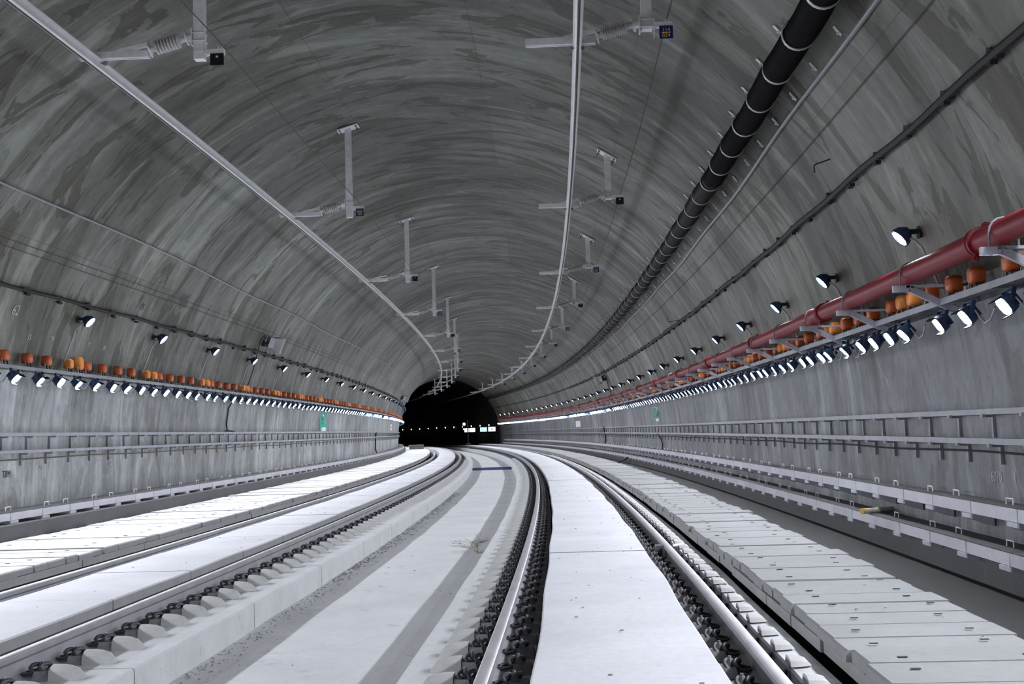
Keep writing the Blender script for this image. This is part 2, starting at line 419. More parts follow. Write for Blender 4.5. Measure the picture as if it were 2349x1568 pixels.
# ---- walkways of planks over kerb blocks
def walkway(label, u0, u1, edge, s0, s1, known, pm='plank'):
    """edge: which side (u0 or u1) faces the track"""
    t = thing('walkway', Matrix.Identity(4), label, 'walkway')
    ss = [x for x in known]; rnd = random.Random(int(u0*100))
    while ss[0] > s0: ss.insert(0, ss[0]-rnd.uniform(.38, .52))
    while ss[-1] < 78: ss.append(ss[-1]+rnd.uniform(.38, .52))
    inner, outer = (u0, u1) if edge == 0 else (u1, u0)
    sg = 1 if edge == 0 else -1
    for a, b in zip(ss[:-1], ss[1:]):
        jo = rnd.uniform(-.018, .018); jx = rnd.choice([0, 0, 0, .02, -.015, .05])*sg; dz = rnd.uniform(-.007, .007); c = .012; g = rnd.choice([.006, .008, .012, .018])
        ui, uo = inner+jo, outer+jx+rnd.uniform(-.02, .02)
        f = lambda s: [(ui, .022), (uo, .022), (uo, .09+dz), (ui+c*sg, .09+dz), (ui, .09+dz-c)]
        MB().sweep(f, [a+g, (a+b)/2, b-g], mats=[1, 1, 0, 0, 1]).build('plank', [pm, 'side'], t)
    far = ss[-1]
    # surface beyond, too thin to tell the planks apart, with its joints
    mb = MB(); x = far
    while x < s1:
        d = rnd.uniform(.38, .52); mb.sweep(rect(min(inner, outer), max(inner, outer), .022, .09+rnd.uniform(-.006, .006)), [x+.006, x+d-.006]); x += d
    tag(mb.build('plank', pm, t), kind='stuff')
    b0 = s0; n = 0
    while b0 < 70:
        d = rnd.uniform(.85, 1.0) if edge == 0 else rnd.uniform(1.6, 2.0)
        j = rnd.uniform(-.012, .012)
        ua, ub = inner+j+.006*sg, inner+.30*sg
        MB().sweep(rect(min(ua, ub), max(ua, ub), -.058, .018), arange(b0+.006, b0+d-.006, .5)).build('kerb_block', 'blockface', t)
        b0 += d
    tag(MB().sweep(rect(min(inner+.006*sg, inner+.3*sg), max(inner+.006*sg, inner+.3*sg), -.058, .018), arange(b0, s1, 1)).build('kerb_block', 'blockface', t), kind='stuff')
    lo, hi = sorted((inner+.18*sg, outer-.05*sg))
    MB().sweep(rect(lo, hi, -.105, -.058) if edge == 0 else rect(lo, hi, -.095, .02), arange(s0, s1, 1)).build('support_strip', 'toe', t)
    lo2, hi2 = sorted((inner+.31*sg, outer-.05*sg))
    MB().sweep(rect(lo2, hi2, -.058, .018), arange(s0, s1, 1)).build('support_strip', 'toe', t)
    # lifting-eye pockets seen as small dark dashes on the nearer planks
    mb = MB()
    for a, b in zip(ss[:-1], ss[1:]):
        if a < 26:
            for q in (.2, .8):
                u = inner+(outer-inner)*q+rnd.uniform(-.06, .06); s = (a+b)/2+rnd.uniform(-.1, .1)
                mb.box((0, 0, 0), (.045, .022, .004), 0, MX(u, .0965, s))
    tag(mb.build('lifting_pocket', 'cable', t), kind='stuff')
    return t
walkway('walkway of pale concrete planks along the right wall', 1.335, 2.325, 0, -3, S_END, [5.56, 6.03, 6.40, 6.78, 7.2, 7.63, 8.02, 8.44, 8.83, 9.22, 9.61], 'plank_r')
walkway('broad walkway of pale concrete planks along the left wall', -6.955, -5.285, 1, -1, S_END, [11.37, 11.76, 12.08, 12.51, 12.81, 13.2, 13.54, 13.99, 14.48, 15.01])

# ================================================================== RAILS and fasteners
def rail_prof(u):
    h = .174
    p = [(-.07, -h), (.07, -h), (.07, -h+.012), (.012, -h+.038), (.010, -.062), (.034, -.040), (.036, -.012), (.026, -.002), (.010, 0), (-.010, 0), (-.026, -.002), (-.036, -.012), (-.034, -.040), (-.010, -.062), (-.012, -h+.038), (-.07, -h+.012)]
    return [(u+a, b) for a, b in p], [1, 1, 1, 1, 1, 1, 0, 0, 0, 0, 0, 1, 1, 1, 1, 1]
def arc_path(c, r, a0, a1, n, ax='y'):
    return [(c[0], c[1]+r*math.cos(a0+(a1-a0)*i/n), c[2]+r*math.sin(a0+(a1-a0)*i/n)) for i in range(n+1)]
# fastener, x away from the rail (0 at the foot edge), y along it
def fast_base():
    m = MB()
    m.add([(.035, -.085, -.168), (.16, -.075, -.168), (.16, .075, -.168), (.035, .085, -.168), (.045, -.075, -.105), (.15, -.055, -.105), (.15, .055, -.105), (.045, .075, -.105)],
          [(0, 3, 2, 1), (4, 5, 6, 7), (0, 1, 5, 4), (1, 2, 6, 5), (2, 3, 7, 6), (3, 0, 4, 7)])
    m.box((-.02, 0, -.150), (.12, .17, .016))
    return m
def fast_clip():
    m = MB()
    for x, r in ((.030, .040), (.088, .042)):
        m.tube([(x+.02*math.sin(a*2), r*1.25*math.cos(a), -.110+r*.95*math.sin(a)) for a in np.linspace(-.25, PI+.25, 9)], .013, 6)
    m.tube([(.035, .07, -.115), (-.02, .06, -.125), (-.045, .03, -.128)], .012, 6)
    m.tube([(.035, -.07, -.115), (-.02, -.06, -.125), (-.045, -.03, -.128)], .012, 6)
    return m
def fast_bolt():
    m = MB(); T = Matrix.Translation((.072, 0, -.11)) @ Matrix.Rotation(-PI/2, 4, 'Y')
    m.lathe([(.028, 0), (.028, .012), (.019, .012), (.019, .045), (.010, .046), (.010, .060)], T, 6)
    return m
me_base = fast_base().mesh('fastener', 'dust'); me_clip = fast_clip().mesh('spring_clip', 'iron', True); me_bolt = fast_bolt().mesh('bolt', 'dust')
def joined(*ms):
    r = MB(); mats = []
    for m, k in ms:
        if k not in mats: mats.append(k)
        r.add(m.v, m.f, mats.index(k))
    return r, mats
_j, _jm = joined((fast_base(), 'dust'), (fast_clip(), 'iron'), (fast_bolt(), 'dust'))
me_fast = _j.mesh('fastener', _jm)
far_fast = MB(); far_fast.box((.09, 0, -.13), (.12, .15, .07)); far_fast.box((.06, 0, -.08), (.08, .09, .05))
# concrete shoulder beside a fastener: upright face to the rail, rounded back
def shoulder_mesh():
    m = MB(); vs = []; n = 7; k = 5
    for i in range(k):
        q = i/(k-1); x = .0+.20*q; hgt = .092*math.sqrt(max(0, 1-q**2.6)); wd = .092*math.sqrt(1-.75*q*q)
        for j in range(n):
            a = PI*j/(n-1); vs.append((x, -wd*math.cos(a), -.172+hgt*math.sin(a)**.6+.002))
    fs = [(i*n+j, (i+1)*n+j, (i+1)*n+j+1, i*n+j+1) for i in range(k-1) for j in range(n-1)] + [tuple(range(n))]
    return m.add(vs, fs).mesh('shoulder', 'shoulder', True)
me_sh = shoulder_mesh()
def rails():
    data = [('LL', -4.98, 'shiny rail beside the left walkway, its foot hidden behind a slab', [], None),
            ('LR', -3.475, 'rail with a row of spring clips beside the long concrete kerb, left track', [(1, 7.45, .515)], row_a),
            ('RL', -.545, 'bright-sided rail in the lower middle, clips on both sides', [(-1, 6.95, .503), (1, 6.84, .503)], row_b),
            ('RR', .960, 'rail beside the right walkway, clips on both sides, right track', [(-1, 7.13, .504), (1, 7.28, .504)], row_c2)]
    for nm, u, label, rows, plinth in data:
        pr, mats = rail_prof(u)
        r = MB().sweep(pr, arange(-3, 205, 1), mats=mats).build('rail', ['railtop', 'rail'], None, True)
        tag(r, label, 'rail', 'running rails of the two tracks')
        for sd, s0, st in rows:
            s = s0-st*int((s0-4.6)/st); i = 0
            mbf = MB()
            while s < 112:
                T = MX(u+sd*.07, -.014, s) @ (Matrix.Rotation(PI, 4, 'Z') if sd < 0 else Matrix.Identity(4))
                if s < 26:
                    f = ob('fastener', me_base, r, T); ob('spring_clip', me_clip, f); ob('bolt', me_bolt, f)
                elif s < 62:
                    ob('fastener', me_fast, r, T)
                else: mbf.add(far_fast.v, far_fast.f, 0, T)
                outer = (nm == 'LR' and sd > 0) or (nm == 'RL' and sd < 0) or (nm == 'RR' and sd > 0)
                if outer and s < 62:
                    off = .145
                    T2 = MX(u+sd*(.07+off-.01), -.012, s+.01) @ (Matrix.Rotation(PI, 4, 'Z') if sd < 0 else Matrix.Identity(4))
                    par = next((o for a, b, o in plinth if a <= s < b), floor)
                    if nm == 'RR': T2 = MX(1.094, .095, s+.03) @ Matrix.Diagonal((.60, 1, .5, 1)) @ Matrix.Translation((0, 0, -.13))
                    ob('shoulder', me_sh, par, T2)
                s += st; i += 1
            tag(mbf.build('fastener', 'iron', r), kind='stuff')
rails()

# ================================================================== TROUGHS on the kicker walls
me_handle = MB().tube([(0, -.075, 0), (0, -.075, .05), (0, .075, .05), (0, .075, 0)], .006, 6).mesh('handle', 'galv')
def trough(label, side, uf, uw, z0, z1, known, step, s0, s1):
    t = thing('cable_trough', Matrix.Identity(4), label, 'cable trough')
    js = list(known)
    while js[0] > s0: js.insert(0, js[0]-step)
    while js[-1] < s1-step: js.append(js[-1]+step)
    d = 1 if side > 0 else -1
    for i, (a, b) in enumerate(zip(js[:-1], js[1:])):
        lean = random.uniform(-.004, .004)
        MB().sweep([(uf, z0), (uf+.03*d, z0), (uf+.03*d+lean, z1), (uf+lean, z1)], [a+.012, b-.012]).build('front_panel', 'panel', t)
        c = MB().sweep([(uf+.004*d, z1+.001), (uw, z1+.003), (uw, z1+.012), (uf+.004*d, z1+.008)], [a+.006, b-.006]).build('cover', 'cover', t)
        if a < 60 and i % 2 == 0:
            for q in (.38, 1.62):
                ob('handle', me_handle, c, MX((uf+uw)/2, z1+.008, a+q*(b-a)/1.0 if q < 1 else a+q*(b-a)))
        MB().sweep([(uf-.012*d, z0-.040), (uw, z0-.11), (uw, z0-.004), (uf-.012*d, z0-.004)], [a-.02, a+.20]).build('bracket', 'galv2', t)
    return t
trough('upper pale cable trough with lifting handles along the right wall', 1, 3.30, 3.485, .452, .552, [9.43, 10.49, 11.55, 12.52, 13.51, 14.51, 15.4, 16.3, 17.2], .97, 2, 119)
trough('lower cable trough along the right wall, above the dark kicker', 1, 3.20, 3.49, .138, .232, [9.36, 10.36, 11.36, 12.36], .98, 2, 119)
trough('single white-faced cable trough along the foot of the left wall', -1, -7.09, -7.49, .318, .412, [15.2, 16.17, 17.1, 17.99, 18.92, 19.85, 20.78], .93, 6, 110)

# ================================================================== WALL TRAYS (two thin ledges per wall)
def ledge(label, side, u, z0, z1, first, step, drop, s0, s1):
    t = thing('cable_tray', Matrix.Identity(4), label, 'cable tray')
    d = -1 if side < 0 else 1
    uw = wallu((z0+z1)/2, d)
    MB().sweep([(u, z0), (u+.012*d, z0), (u+.012*d, z1-.008), (uw+.004*-d, z1-.008), (uw-.004*d, z1), (u, z1)], arange(s0, s1, 1)).build('channel', 'traygrey', t)
    mb = MB(); x = uw-.012*d
    w_ = abs(uw-u)
    mb.box((-w_/2*d-.0*d, 0, -.012), (w_, .03, .02)); mb.box((0, 0, -drop/2), (.024, .032, drop))
    mb.box((-w_*d*.97, 0, -.008), (.03, .05, .026))
    me = mb.mesh('bracket', 'traygrey')
    s = first
    while s-step > s0: s -= step
    n = 0; far = MB()
    while s < s1-1:
        T = MX(x, z0, s)
        if s < 75: ob('bracket', me, t, T)
        else: far.add([tuple(p) for p in [v for v in mb.v]], mb.f, 0, T)
        s += step
    tag(far.build('bracket', 'traygrey', t), kind='stuff')
ledge('upper galvanised ledge tray on the right wall', 1, 3.38, 1.275, 1.322, 9.4, .87, .19, 2, 120)
ledge('lower galvanised ledge tray on the right wall', 1, 3.38, 1.030, 1.080, 9.35, .80, .165, 2, 120)
ledge('upper galvanised ledge tray on the left wall', -1, -7.37, 1.380, 1.427, 15.73, .77, .18, 6, 112)
ledge('lower galvanised ledge tray on the left wall', -1, -7.37, 1.153, 1.194, 15.5, .83, .165, 6, 112)
tag(MB().sweep(lambda s: circ(3.425, .962+.008*math.sin(s*1.3), .011, 6), arange(2, 119, .5)).build('cable', 'cable'), 'black cable strung below the lower ledge on the right wall', 'cable')
tag(MB().sweep(lambda s: circ(-7.425, 1.075+.006*math.sin(s*1.1), .012, 6), arange(6, 111, .5)).build('cable', 'brown'), 'brown cable strung below the lower ledge on the left wall', 'cable')

# ================================================================== LAMP TRAYS
def lamptray(label, side, u, z0, z1, s0, s1):
    t = thing('lamp_tray', Matrix.Identity(4), label, 'cable tray')
    d = side; uw = wallu(z0, d)-.004*d
    MB().sweep([(u, z0), (u+.004*d, z0), (u+.004*d, z1-.006), (uw, z1-.006), (uw, z1-.0), (u, z1)], arange(s0, s1, 1)).build('tray_channel', 'traygrey', t)
    me = MB().box((0, 0, 0), (abs(uw-u)*.9, .04, .03)).mesh('bracket', 'traygrey')
    s = s0+.4
    while s < 80:
        ob('bracket', me, t, MX((u+uw)/2, z0+.015, s)); s += .98
    return t
lamptray('grey steel tray carrying orange boxes and floodlights, left wall', -1, -7.14, 2.243, 2.292, 3, 112)
lamptray('grey steel tray carrying orange boxes and floodlights, right wall', 1, 3.10, 2.205, 2.258, -2, 121)

# ================================================================== FLOODLIGHTS under the trays
TILT = math.radians(52)    # lens looks down and a little into the tunnel
def flood_parts():
    R = Matrix.Rotation(-TILT, 4, 'Y')
    h = MB()
    n = 12
    def ring(rx, ry, z, p=3.2):
        o = []
        for j in range(n):
            a = 2*PI*j/n; c, s = math.cos(a), math.sin(a)
            o.append((rx*math.copysign(abs(c)**(2/p), c), ry*math.copysign(abs(s)**(2/p), s), z))
        return o
    vs = ring(.045, .055, .070) + ring(.068, .090, .050) + ring(.078, .100, .005) + ring(.078, .100, -.016) + ring(.067, .086, -.016) + ring(.065, .083, -.008)
    fs = [tuple(range(n))] + [(i*n+j, (i+1)*n+j, (i+1)*n+(j+1) % n, i*n+(j+1) % n) for i in range(5) for j in range(n)]
    h.add(vs, fs, 0, R)
    for y in (-.07, -.035, 0, .035, .07): h.box((0, y, .075), (.10, .006, .03), 0, R)
    q_ = ring(.078, .100, -.0085); l = MB(); l.add([(.060, .078, -.0085), (-.060, .078, -.0085), (-.060, -.078, -.0085), (.060, -.078, -.0085)], [(3, 2, 1, 0)], 0, R)
    b = MB()
    for y in (-.106, .106): b.bar((-.01, y, .01), (-.03, y, .115), .012, .03)
    b.bar((-.03, -.11, .115), (-.03, .11, .115), .03, .008)
    c = MB().tube([(-.04, .11, .04), (-.05, .20, -.03), (-.05, .30, -.075), (-.05, .42, -.06), (-.05, .52, .02)], .009, 6)
    vz = [MB().box((x, 0, -.016-d/2), (.006, .17, d), 0, R) for x, d in ((-.072, .038), (.072, .042))]   # plates added only to keep the light off wall and vault
    return h, l, b, c, vz
fh, fl, fb, fc, fv = flood_parts()
me_fv = [q.mesh('added_visor', 'added_visor') for q in fv]
me_fh = fh.mesh('housing', 'housing', True); me_fl = fl.mesh('lens', 'lens'); me_fb = fb.mesh('bracket', 'housing'); me_fc = fc.mesh('supply_cable', 'conduit', True)
_j, _jm = joined((fh, 'housing'), (fl, 'lens'), (fb, 'housing'), (fv[0], 'added_visor'), (fv[1], 'added_visor')); me_flood = _j.mesh('floodlight', _jm)
def floods(side, known, step, u, z, s1):
    ss = list(known)
    while ss[0] > -6: ss.insert(0, ss[0]-step)
    while ss[-1] < s1: ss.append(ss[-1]+step)
    far = MB(); farm = []
    word = 'left' if side < 0 else 'right'
    vis = 14.9 if side < 0 else 8.4
    n = 0
    for s in ss:
        T = MX(u, z, s, 1 if side > 0 else 0) @ Matrix.Rotation(random.uniform(-.10, .10), 4, 'X') @ Matrix.Rotation(random.uniform(-.10, .10), 4, 'Y')
        if s < 88:
            if s >= vis:
                n += 1; lab = f'lit floodlight under the {word} wall tray, {nth(n)} from the {word} picture edge'
            else: lab = f'lit floodlight under the {word} wall tray, before the picture begins'
            t = thing('floodlight', T, lab, 'floodlight', f'floodlights under the {word} wall tray')
            if s < 46:
                ob('housing', me_fh, t); ob('lens', me_fl, t); ob('bracket', me_fb, t); ob('added_visor', me_fv[0], t); ob('added_visor', me_fv[1], t)
                if s > 6 and random.random() < .8: ob('supply_cable', me_fc, t)
            else: ob('lamp_body', me_flood, t)
        else:
            for src, mi in ((fh, 0), (fl, 1), (fv[0], 0), (fv[1], 0)): far.add(src.v, src.f, mi, T)
    o = far.build('floodlight_row', ['housing', 'lens'])
    tag(o, f'far end of the row of lit floodlights on the {word} wall', 'floodlight', f'floodlights under the {word} wall tray', 'stuff')
LED_L = [15.37, 16.13, 16.80, 17.46, 18.16, 18.86, 19.52, 20.22, 20.88, 21.54, 22.24, 22.90, 23.50, 24.27, 24.86, 25.66, 26.36, 27.02]
LED_R = [8.86, 9.73, 10.42, 11.49, 11.98, 12.58, 13.11, 13.88, 14.71, 15.07, 15.73, 16.20, 17.03, 17.63, 18.29, 19.02, 19.49, 20.18, 20.85, 21.54, 22.27, 22.74, 23.30]
floods(-1, LED_L, .69, -7.10, 2.125, 112)
floods(1, LED_R, .68, 3.10, 2.050, 120)

# ================================================================== ORANGE JUNCTION BOXES on the trays
def jbox(w_, h_, d_):
    """rounded drum-like plastic box, x into the tunnel, standing on z=0.045"""
    m = MB(); n = 14; prof = [(0, .60), (.05, .92), (.35, 1.0), (.60, 1.0), (.80, .97), (.95, .86), (1.0, .70)]
    vs = []
    for q, k in prof:
        for j in range(n):
            a = 2*PI*j/n; c, s = math.cos(a), math.sin(a); p = 3.4
            vs.append((-d_/2+d_*q, w_/2*k*math.copysign(abs(c)**(2/p), c), .045+h_/2+h_/2*k*math.copysign(abs(s)**(2/p), s)))
    fs = [(i*n+j, i*n+(j+1) % n, (i+1)*n+(j+1) % n, (i+1)*n+j) for i in range(len(prof)-1) for j in range(n)]
    fs += [tuple(range(n))[::-1], tuple((len(prof)-1)*n+j for j in range(n))]
    return m.add(vs, fs)
jb = jbox(.138, .145, .12); jb_tall = jbox(.13, .20, .11)
me_jb = jb.mesh('box_body', 'orange', True); me_jb2 = jb.mesh('box_body', 'orange2', True); me_jbt = jb_tall.mesh('box_body', 'orange2', True)
me_leg = MB().bar((.02, 0, .055), (.025, .012, 0), .012, .012).mesh('leg', 'cable')
me_tail = MB().tube([(.0, -.07, .09), (.02, -.105, .07), (.03, -.11, .03), (.03, -.10, 0)], .006, 6).mesh('cable_tail', 'conduit')
def jboxes(side, lamps, offs, u, z, s0, s1):
    word = 'left' if side < 0 else 'right'; n = 0; far = MB()
    vis = 14.95 if side < 0 else 8.2
    lst = sorted(l+o for l in lamps for o in offs)
    lst = [(s, k % len(offs)) for k, s in enumerate(lst)]
    for s, k in lst:
        if not s0 < s < s1: continue
        T = MX(u, z, s, 1 if side > 0 else 0)
        if s < 88:
            if s > vis: n += 1; lab = f'orange junction box on the {word} wall tray, {nth(n)} from the {word} picture edge'
            else: lab = f'orange junction box on the {word} wall tray, before the picture begins'
            t = thing('junction_box', T, lab, 'junction box', f'orange junction boxes on the {word} wall tray')
            tall = side < 0 and abs(s-17.73) < .15 or side < 0 and abs(s-38.3) < .2
            ob('box_body', me_jbt if tall else (me_jb2 if k in (0, 1) else me_jb), t)
            if s < 46:
                ob('leg', me_leg, t, Matrix.Translation((0, .05, 0))); ob('leg', me_leg, t, Matrix.Translation((0, -.05, 0)))
                if s < 30: ob('cable_tail', me_tail, t)
        else: far.add(jb.v, jb.f, 0, T)
    tag(far.build('junction_box_row', 'orange'), f'far end of the row of orange junction boxes on the {word} wall', 'junction box', f'orange junction boxes on the {word} wall tray', 'stuff')
LAMPS_L = [17.46+3.42*i for i in range(-5, 28)]
LAMPS_R = [11.02, 14.31, 17.36, 20.55, 23.6, 26.9] + [26.9+3.25*i for i in range(1, 29)]
jboxes(-1, LAMPS_L, [-.13, .27, .57, 1.20, 1.89, 2.52], -7.20, 2.293, 14.95, 111)
jboxes(1, [1.25, 4.5, 7.8] + LAMPS_R, [.43, .80, 1.16, 1.93, 2.49, 3.12], 3.20, 2.259, 8.2, 119)

# ================================================================== WALL LAMPS with conduits above the boxes
R = Matrix.Rotation(-math.radians(48), 4, 'Y')
wh = MB(); n = 10
def _ring(rx, ry, z): return [(rx*math.cos(2*PI*j/n+PI/n), ry*math.sin(2*PI*j/n+PI/n), z) for j in range(n)]
wh.add(_ring(.04, .045, .10)+_ring(.085, .095, .05)+_ring(.10, .11, 0)+_ring(.10, .11, -.015)+_ring(.085, .095, -.015)+_ring(.083, .092, -.005),
       [tuple(range(n))]+[(i*n+j, (i+1)*n+j, (i+1)*n+(j+1) % n, i*n+(j+1) % n) for i in range(5) for j in range(n)], 0, R)
wl = MB().add([(.083*math.cos(PI/3*j), .092*math.sin(PI/3*j), -.0052) for j in range(6)], [tuple(range(6))[::-1]], 0, R)
wb = MB().bar((-.16, 0, .05), (-.04, 0, .05), .05, .04).box((-.17, 0, .05), (.02, .10, .12))
me_wh = wh.mesh('housing', 'housing', True); me_wl = wl.mesh('lens', 'lens2'); me_wb = wb.mesh('wall_mount', 'cable')
def walllamps(side, ss, z, zb, s0, s1):
    word = 'left' if side < 0 else 'right'; n = 0
    vis = 15 if side < 0 else 10.5
    uw = wallu(z+.05, side); u = uw-side*.18
    for s in ss:
        if not s0 < s < s1: continue
        T = MX(u, z, s, 1 if side > 0 else 0)
        if s > vis: n += 1; lab = f'round lit lamp on a conduit high on the {word} wall, {nth(n)} from the picture edge'
        else: lab = f'round lit lamp on a conduit high on the {word} wall, before the picture begins'
        t = thing('wall_lamp', T, lab, 'wall lamp', f'lamps on conduits on the {word} wall')
        ob('housing', me_wh, t); ob('lens', me_wl, t); ob('wall_mount', me_wb, t)
        sg = 1 if side > 0 else -1
        # conduit in the lamp's frame: rises from the junction box to the lamp
        x0 = -.155; dy = .12 if side > 0 else -.12
        ub = abs(wallu(zb, side)-UC)-abs(wallu(z, side)-UC)
        path = [(-.16-ub*(1-q)+.03, dy*1.6, zb-z+(z-.12-zb)*q) for q in (0, .35, .7, 1)] + [(-.10, dy*.9, -.05), (-.05, dy*.3, .0), (-.02, 0, .03)]
        MB().tube(path, .013, 6).build('conduit', 'conduit', t, True)
walllamps(-1, LAMPS_L, 3.02, 2.44, 5, 112)
walllamps(1, [1.25, 4.5, 7.8]+LAMPS_R, 2.89, 2.41, -1, 120)

# ================================================================== RED PIPE
red = thing('fire_main', Matrix.Identity(4), 'dark red painted water pipe on brackets along the right wall', 'pipe')
RU, RZ, RR_ = 2.88, 2.485, .086
MB().sweep(circ(RU, RZ, RR_, 20), arange(-2, 119, 1), caps=True).build('pipe_run', 'red', red, True)
ss = [8.66-5.1, 8.66, 13.84, 18.66, 23.7]
while ss[-1] < 112: ss.append(ss[-1]+5.05)
def coupling():
    m = MB(); T = Matrix.Rotation(PI/2, 4, 'Z')
    m.lathe([(.088, -.05), (.108, -.045), (.108, -.02), (.100, -.015), (.100, .015), (.108, .02), (.108, .045), (.088, .05)], T, 18)
    for z in (-1, 1): m.box((0, 0, z*.122), (.035, .085, .04)); m.tube([(0, -.07, z*.128), (0, .07, z*.128)], .010, 6)
    return m.mesh('coupling', 'red', True)
me_cp = coupling()
for s in ss: ob('coupling', me_cp, red, MX(RU, RZ, s) @ Matrix.Rotation(.35, 4, 'Y'))
def red_bracket():
    a = MB()                                     # x = +u towards the wall, origin at the pipe axis
    z = -RR_-.012
    a.bar((-.16, 0, z-.03), (-.02, 0, z-.03), .045, .055); a.bar((-.02, 0, z-.03), (.42, 0, z-.26), .045, .055); a.bar((-.05, .0, z-.012), (.44, 0, z-.012), .045, .022)
    a.box((.46, 0, z-.12), (.03, .06, .42))
    u = MB(); u.tube([(-RR_-.012, 0, z-.06)]+[(-(RR_+.010)*math.cos(t), 0, (RR_+.010)*math.sin(t)) for t in np.linspace(0, PI, 9)]+[(RR_+.012, 0, z-.06)], .008, 6)
    for x in (-1, 1): u.box((x*(RR_+.012), 0, z-.045), (.028, .028, .03))
    return a.mesh('bracket', 'galv2'), u.mesh('u_bolt', 'dust', True)
me_rb, me_ub = red_bracket()
ss = [8.2-2.05, 8.2, 10.39, 12.52, 14.41, 16.47, 18.42, 20.45, 22.37]
while ss[-1] < 116: ss.append(ss[-1]+2.0)
for s in ss:
    b = ob('bracket', me_rb, red, MX(RU, RZ, s))
    if s < 70: ob('u_bolt', me_ub, b)

# ================================================================== BLACK CORRUGATED PIPE on the vault
bp = thing('drain_pipe', Matrix.Identity(4), 'thick black corrugated pipe strapped along the right of the vault', 'pipe')
BU, BZ, BR = 1.965, 4.495, .135
def corr(s0, s1):
    m = MB(); st = .02 if s1 < 16 else .06
    def f(s):
        i = round(s/st*2); r = BR*(1 if i % 2 else .955); return circ(BU+.01*math.sin(s*2.1), BZ-.012*abs(math.sin(PI*(s-.06))), r, 16)
    m.sweep(f, [s0+k*st/2 for k in range(int((s1-s0)/st*2)+1)]); return m
corr(6.5, 15.9).build('pipe_run', 'black', bp, True)
corr(15.85, 60).build('pipe_run', 'black', bp, True)
MB().sweep(circ(BU, BZ, BR, 14), arange(60, 121, 1)).build('pipe_run', 'black', bp, True)
def band():
    m = MB(); w_ = .022
    pr = []
    for t in np.linspace(0, 2*PI, 21)[:-1]: pr.append(t)
    o = []
    k = len(pr)
    for y in (-w_, w_):
        for r in (BR+.001, BR+.008): o += [(r*math.cos(t), y, r*math.sin(t)) for t in pr]
    fs = []
    for j in range(k):
        j2 = (j+1) % k; fs += [(k+j, k+j2, 3*k+j2, 3*k+j), (j, k+j, k+j2, j2)[::-1], (2*k+j, 3*k+j, 3*k+j2, 2*k+j2)]
    return m.add(o, fs).mesh('band', 'band', True)
me_band = band()
ang = math.atan2(BU-UC, BZ-ZC)
me_tab = MB().box((0, 0, 0), (.10, .045, .012)).box((.02, 0, -.012), (.02, .02, .02)).mesh('mount_tab', 'galv')
s = 10.06-3
while s < 118:
    b = ob('band', me_band, bp, MX(BU, BZ, s))
    if s < 60:
        for e in (-1, 1):
            a2 = ang+(.037 if e > 0 else -.050)
            ob('mount_tab', me_tab, b, Matrix.Rotation(0, 4, 'Y') @ Matrix.Translation((UC+(RV-.012)*math.sin(a2)-BU, .0, ZC+(RV-.012)*math.cos(a2)-BZ)) @ Matrix.Rotation(a2, 4, 'Y'))
    s += 1.0

# ================================================================== CABLES on the lining
def lay(u_of, r, s0, s1, st, mat, name, label, sag=0, n=6, cat='cable'):
    def f(s): u, z = u_of(s); return circ(u, z, r, n)
    o = MB().sweep(f, arange(s0, s1, st)).build(name, mat, None, True); return tag(o, label, cat)
def on_vault(ang0, r, amp=0, per=1.0, side=1):
    def f(s):
        a = ang0+amp*(.6*math.sin(2*PI*s/per)+.4*math.sin(2*PI*s/(per*2.7)+1))
        return UC+side*(RV-r)*math.sin(a), ZC+(RV-r)*math.cos(a)
    return f
aof = lambda u, z: math.atan2(abs(u-UC), z-ZC)
lay(on_vault(aof(2.375, 4.42), .022, .0045, 7.3), .020, 6, 120, .6, 'cablegrey', 'cable', 'pale grey cable just below the black pipe on the right vault')
lay(on_vault(aof(-6.47, 4.29), .022, .006, 11, -1), .017, 8, 115, .6, 'cablegrey', 'cable', 'pale grey cable running high across the left of the vault')
dk_r = lay(on_vault(aof(2.857, 3.655), .05, .003, 3.1), .034, 4, 120, .5, 'cable', 'cable', 'thick black cable with clips along the right wall above the lamps')
dk_l = lay(on_vault(aof(-7.03, 3.285), .04, .003, 2.9, -1), .026, 8, 115, .5, 'cable', 'cable', 'thick dark cable with clips along the left wall above the lamps')
me_clipr = MB().bar((0, -.10, -.02), (0, .10, .03), .05, .05).bar((0, .02, -.05), (0, .12, -.045), .05, .03).mesh('clip', 'cable')
for par, a0, sd, st in ((dk_r, aof(2.857, 3.655), 1, 1.0), (dk_l, aof(-7.03, 3.285), -1, 1.05)):
    s = 7.0
    while s < 70:
        rr = RV-.035; ob('clip', me_clipr, par, MX(UC+sd*rr*math.sin(a0), ZC+rr*math.cos(a0), s) @ Matrix.Rotation(random.uniform(-.25, .25), 4, 'X')); s += st
me_sc = MB().box((0, 0, 0), (.03, .012, .05)).mesh('clip', 'galv')
lay(on_vault(aof(2.568, 4.147), .02), .0045, 6, 90, 1, 'wire', 'wire', 'thin dark wire stretched along the right vault between two cables', cat='wire')
lay(on_vault(aof(-6.79, 3.775), .02, 0, 1, -1), .004, 8, 80, 1, 'wire', 'wire', 'upper of two thin dark wires on the left wall', cat='wire')
lay(on_vault(aof(-6.835, 3.695), .02, 0, 1, -1), .004, 8, 80, 1, 'wire', 'wire', 'lower of two thin dark wires on the left wall', cat='wire')

